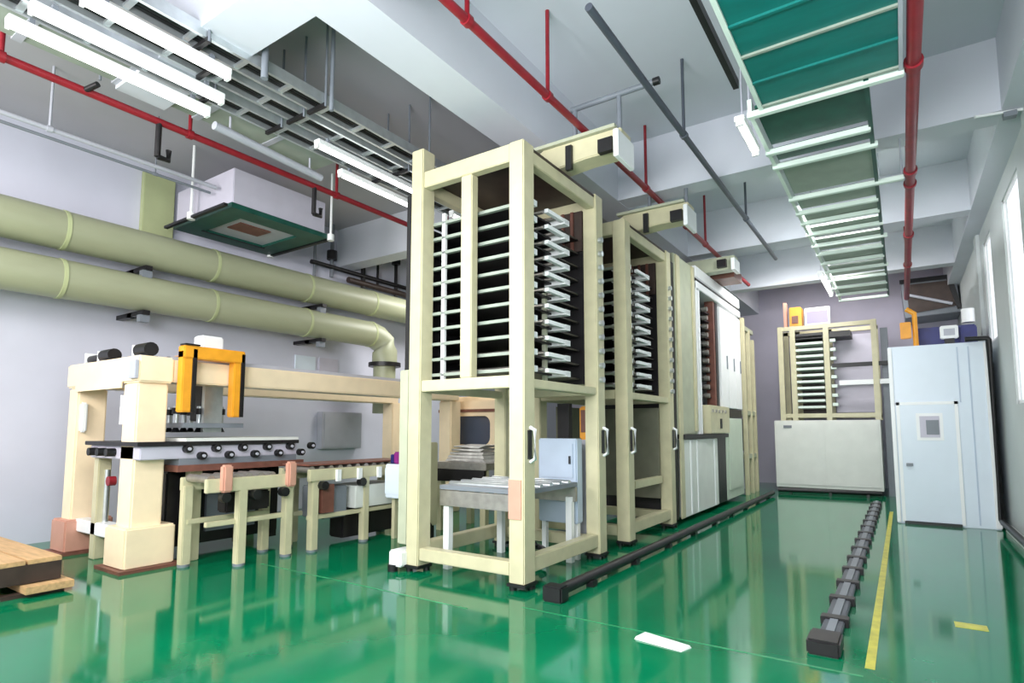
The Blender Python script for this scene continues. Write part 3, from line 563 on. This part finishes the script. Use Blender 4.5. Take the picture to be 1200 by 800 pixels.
# ============================================================ OVERHEAD LEFT: trays, tubes, lamps
XT = [-5.28, -5.66, -6.08]
labs = ['galvanised cable tray high on the left, nearest the ceiling beam', 'galvanised cable tray high on the left, middle of three', 'galvanised cable tray high on the left, next to the red sprinkler pipe']
for i, x in enumerate(XT):
    t = thing('cable_tray', labs[i], 'cable tray', (x, 3, 5.25), 'left cable trays')
    ww = 0.13
    B(x - ww, x - ww + 0.035, 0, 16, 5.24, 5.36).build('side_rail', 'galv', t); B(x + ww - 0.035, x + ww, 0, 16, 5.24, 5.36).build('side_rail', 'galv', t)
    B(x - ww + 0.035, x + ww - 0.035, 0, 16, 5.325, 5.335).build('dark_tray_sheet', 'slate', t)  # slate sheet added so the tray reads darker behind the lamps
    for k in range(28):
        if k == 0: r0 = B(x - ww + 0.03, x + ww - 0.03, 1.0, 1.05, 5.25, 5.28).build('rung', 'galv', t)
        else: cp(r0, t, (0, k * 0.5, 0))
    for k in range(3): MB().tube([(x - 0.06 + k * 0.06, 0, 5.3), (x - 0.06 + k * 0.06, 16, 5.3)], 0.022, 8).build('cable', 'black', t)
    for y in (2.6 + 0.25 * i, 3.9, 5.6, 7.8, 10.5):
        B(x - ww - 0.02, x + ww + 0.02, y, y + 0.04, 5.2, 5.24).build('hanger_bar', 'dark', t); MB().tube([(x + ww + 0.02, y + 0.02, 5.2), (x + ww + 0.02, y + 0.02, ZC)], 0.014, 8).build('hanger_rod', 'grey', t)
def lamp(label, x, y0, y1, z, group='batten lamps under the left trays'):
    l = thing('batten_lamp', label, 'lamp', (x, (y0 + y1) / 2, z), group)
    B(x - 0.05, x + 0.05, y0, y1, z + 0.02, z + 0.08).build('housing', 'white', l, 0.006)
    MB().tube([(x, y0 + 0.03, z), (x, y1 - 0.03, z)], 0.028, 10).build('lamp_tube', 'tube', l)
    for y in (y0 + 0.15, y1 - 0.2):
        if z < 5: MB().tube([(x, y, z + 0.07), (x, y, ZC)], 0.009, 6).build('hanger_rod', 'grey_l', l)
        else: B(x - 0.02, x + 0.02, y, y + 0.04, z + 0.08, z + 0.14).build('clip', 'grey', l)
    for y in (y0, y1 - 0.03): B(x - 0.035, x + 0.035, y, y + 0.03, z - 0.03, z + 0.03).build('end_cap', 'white', l)
lamp('bright batten lamp high at the top left, closest to the ceiling beam', -5.36, 1.7, 2.95, 5.1)
lamp('bright batten lamp at the top left, middle one of the three front lamps', -5.83, 1.5, 3.15, 5.1)
lamp('bright batten lamp at the top left, the front lamp nearest the red pipe', -6.2, 1.45, 3.2, 5.1)
lamp('bright batten lamp further back, just left of the near rack top', -5.78, 4.3, 6.2, 5.1)
lamp('bright batten lamp further back beside the long red pipe', -6.2, 5.0, 6.9, 5.1)
lamp('bright batten lamp behind the near rack, seen through its upper left corner', -5.9, 7.0, 8.6, 5.1)
dt = thing('flat_duct', 'flat grey green air duct between the trays and the red sprinkler pipe', 'duct', (-6.6, 2, 5.4))
for k in range(6): B(-6.85, -6.4, 0 + k * 0.85, 0.84 + k * 0.85, 5.36, 5.55).build('section', 'greygreen', dt, 0.008)
for k in range(5): B(-6.88, -6.37, 0.8 + k * 0.85, 0.88 + k * 0.85, 5.35, 5.56).build('joint_band', 'grey_l', dt)
for y in (0.7, 2.4, 4.2):
    for x in (-6.89, -6.36): MB().tube([(x, y, 5.33), (x, y, ZC)], 0.014, 6).build('hanger_rod', 'grey', dt)
sp = MB().tube([(-6.45, 3.4, 5.15), (-6.6, 5.0, 5.15)], 0.05, 12); sp.tube([(-6.47, 3.6, 5.15), (-6.47, 3.6, 5.35)], 0.015, 6); sp.tube([(-6.58, 4.8, 5.15), (-6.58, 4.8, 5.35)], 0.015, 6); tag(sp.build('white_pipe', 'grey_l'), 'short light grey pipe slanting beside the long red sprinkler pipe', 'pipe')
# vertical drop rods
for i, (x, y, lb) in enumerate(((-5.08, 3.15, 'dark steel drop rod from ceiling to the top left trays, in front'), (-5.0, 3.9, 'thin grey drop rod from the ceiling behind the dark one'))):
    q = MB().tube([(x, y, 5.1), (x, y, ZC)], 0.035 - 0.012 * i, 10).build('drop_rod', 'grey'); tag(q, lb, 'rod')
# ============================================================ RED PIPES AND CONDUITS
def pipe(name, label, x, z, y0, y1, r, m, hang=(), drops=()):
    p = thing(name, label, 'pipe', (x, (y0 + y1) / 2, z))
    MB().tube([(x, y0, z), (x, y1, z)], r, 14).build('pipe_run', m, p)
    for y in hang:
        MB().tube([(x, y, z), (x, y, ZC)], r * 0.55, 8).build('hanger_rod', m, p); MB().tube([(x, y - 0.03, z), (x, y + 0.03, z)], r * 1.35, 14).build('clamp', m, p)
    for y in drops:
        q = MB().tube([(x, y, z), (x, y, z - 0.42)], r * 0.8, 10).build('branch', 'dark', p); MB().tube([(x, y, z - 0.42), (x, y + 0.12, z - 0.42), (x, y + 0.12, z - 0.3)], r * 0.8, 8).build('sprinkler_head', 'dark', q)
    return p
pl_ = pipe('sprinkler_pipe', 'long red sprinkler pipe with dark drops running along the left side', -7.0, 5.2, -0.5, 13, 0.042, 'red', (1.62, 3.4, 5.6, 8.2), (3.05, 5.2, 7.2))
MB().tube([(-7.0, 2.3, 5.2), (-6.82, 2.36, 5.24)], 0.03, 8).build('side_nozzle', 'dark', pl_)
pipe('sprinkler_pipe', 'red pipe crossing the middle of the ceiling over the racks', -3.0, 5.22, 2.5, 15, 0.042, 'red', (3.75, 5.15, 8.05, 10.0, 11.2))
rp = pipe('sprinkler_pipe', 'thick red pipe along the right side of the green ladder tray', 0.24, 4.85, 1.5, 17, 0.055, 'red', (4.2, 9, 13.5))
for y in (5.98, 8.55, 11.4): MB().tube([(0.24, y - 0.05, 4.85), (0.24, y + 0.05, 4.85)], 0.075, 14).build('coupling', 'red', rp)
pipe('conduit_pipe', 'thin dark grey conduit hung diagonally across the middle ceiling', -2.04, 5.22, 4.2, 13, 0.036, 'slate', (6.8, 10.2))
pipe('conduit_pipe', 'thin pale conduit on the left wall side below the red pipe', -8.6, 5.35, 0.5, 4.6, 0.03, 'grey_l', (2.5,))
pipe('conduit_pipe', 'second thin pale conduit at the left wall, close to its twin', -8.75, 5.3, 0.5, 4.6, 0.02, 'grey', (3.8,))
# ============================================================ GREEN LADDER TRAY
lt = thing('ladder_tray', 'wide green ladder tray with pale rungs hanging above the aisle', 'tray', (-0.5, 8, 4.8))
for k in range(6):
    y0 = 3.2 + k * 0.45
    B(-0.92, 0.2, y0, y0 + 0.44, 4.82, 4.86).build('cover_panel', 'teal', lt, 0.004); B(-0.92, 0.2, y0 + 0.435, y0 + 0.465, 4.8, 4.82).build('seam_strip', 'greygreen' if k % 2 else 'teal', lt)
for (a, c, m_) in ((5.95, 6.85, 'dkgreen'), (7.0, 7.3, 'dkgreen'), (7.45, 8.5, 'greygreen'), (8.65, 9.15, 'greygreen'), (9.3, 9.95, 'greygreen'), (10.1, 10.6, 'greygreen'), (10.8, 11.5, 'greygreen'), (11.7, 12.6, 'greygreen'), (12.8, 13.6, 'greygreen'), (13.8, 14.6, 'greygreen'), (14.8, 15.6, 'greygreen')):
    B(-1.0, -0.07, a, c, 4.84, 4.87).build('cover_panel', m_, lt)
B(-0.96, -0.92, 3.2, 5.95, 4.8, 4.95).build('side_rail', 'palerung', lt); B(-1.07, -1.03, 5.95, 16.2, 4.8, 4.95).build('side_rail', 'palerung', lt); B(-0.07, -0.03, 5.95, 16.2, 4.8, 4.95).build('side_rail', 'dkgreen', lt); B(0.2, 0.23, 3.2, 5.95, 4.8, 4.9).build('side_rail', 'grey_l', lt)
for y, xe in ((5.96, 0.24), (6.92, -0.05), (7.36, 0.0), (8.55, 0.24), (9.18, -0.05), (9.68, -0.05), (10.3, -0.02), (11.0, 0.02), (11.6, -0.05), (12.3, -0.05), (13.0, 0.0), (13.8, -0.05), (14.6, -0.05), (15.4, -0.05), (16.1, -0.05)):
    B(-1.08, xe, y, y + 0.07, 4.77, 4.83).build('rung', 'palerung', lt, 0.006)
for y in (5.99, 8.58, 11.03, 13.8):
    MB().tube([(-1.06, y, 4.8), (-1.06, y, ZC)], 0.012, 6).build('hanger_rod', 'grey_l', lt); MB().tube([(0.22 if y < 9 else -0.05, y, 4.8), (0.22 if y < 9 else -0.05, y, ZC)], 0.012, 6).build('hanger_rod', 'grey_l', lt)
B(-1.1, -1.05, 3.2, 5.5, 4.84, 4.92).build('dark_channel', 'dark', lt); B(-1.1, -0.9, 4.0, 4.06, 4.92, 4.95).build('rung', 'galv', lt)
lt.location.x -= 0.07
lamp('short bright batten lamp on the left edge of the green ladder tray', -1.23, 5.99, 6.8, 4.76, 'batten lamps beside the ladder tray')
lamp('far bright batten lamp at the left edge of the ladder tray, near its end', -1.23, 13.0, 15.2, 4.76, 'batten lamps beside the ladder tray')
# wall light bracket at right
wb2 = thing('wall_bracket', 'small white bracket arm high on the right wall', 'bracket', (XR - 0.2, 8.4, 5.2))
MB().tube([(XR - 0.02, 8.5, 5.28), (XR - 0.5, 8.35, 5.26)], 0.018, 8).build('arm', 'white', wb2); B(XR - 0.24, XR - 0.12, 8.4, 8.5, 5.2, 5.26).build('head', 'grey', wb2)

# ============================================================ FLOOR ITEMS
gr = thing('floor_rail', 'black rail on the green floor running along the rack line', 'rail', (-2.78, 10, 0))
MB().tube([(-2.84, 5.0, 0.085), (-2.74, 15.6, 0.085)], 0.055, 12).build('tube', 'black', gr); MB().tube([(-2.97, 5.0, 0.02), (-2.87, 15.6, 0.02)], 0.02, 8).build('edge_strip', 'grey', gr)
B(-2.95, -2.74, 4.9, 5.06, 0, 0.15).build('end_block', 'black', gr, 0.015)
for k in range(9): B(-2.83, -2.75, 5.6 + k * 1.2, 5.7 + k * 1.2, 0, 0.06).build('bracket', 'dark', gr)
gb = thing('floor_rail', 'black rail on the floor across the front of the low back cabinet', 'rail', (-1.6, 16.5, 0))
MB().tube([(-2.75, 16.4, 0.1), (-0.5, 16.7, 0.1)], 0.055, 12).build('tube', 'black', gb)
for x in (-2.5, -1.6, -0.8): B(x, x + 0.06, 16.48, 16.6, 0, 0.07).build('bracket', 'dark', gb)
tr = thing('cable_trunking', 'grey cable trunking with dark clamps along the green floor, right side', 'trunking', (-0.6, 10, 0))
B(-0.68, -0.53, 5.12, 15.4, 0, 0.05).build('channel', 'slate', tr, 0.008); B(-0.635, -0.575, 5.12, 15.4, 0.05, 0.062).build('lid', 'grey', tr)
for k in range(14):
    if k == 0: r0 = B(-0.71, -0.5, 5.65, 5.77, 0, 0.068).build('clamp', 'dark', tr, 0.005)
    else: cp(r0, tr, (0, k * 0.7, 0))
B(-0.72, -0.5, 4.86, 5.16, 0, 0.11).build('end_box', 'dark', tr, 0.015)
tr.location.x += 0.05
tag(B(-0.3, -0.24, 4.8, 14.0, 0, 0.003).build('floor_line', 'yellow'), 'yellow painted line on the floor along the cable trunking', 'line')
tag(B(-3.0, -0.3, 4.62, 4.645, 0, 0.002).build('floor_line', 'worn'), 'thin worn pale line painted across the floor in front of the near rack', 'line')
tag(B(-6.6, -3.4, 4.3, 4.33, 0, 0.002).build('floor_line', 'worn'), 'thin worn pale line painted across the floor before the roller tables', 'line')
tag(B(0.28, 0.5, 6.2, 6.36, 0, 0.003).build('floor_mark', 'yellow'), 'small yellow mark painted on the floor at the right', 'mark')
tag(MB().hexa([(-1.83, 4.44, 0), (-1.44, 4.38, 0), (-1.4, 4.5, 0), (-1.8, 4.58, 0), (-1.82, 4.45, 0.02), (-1.45, 4.4, 0.015), (-1.41, 4.49, 0.02), (-1.79, 4.57, 0.025)]).build('paper_sheet', 'paper'), 'white folded paper lying on the green floor', 'paper')
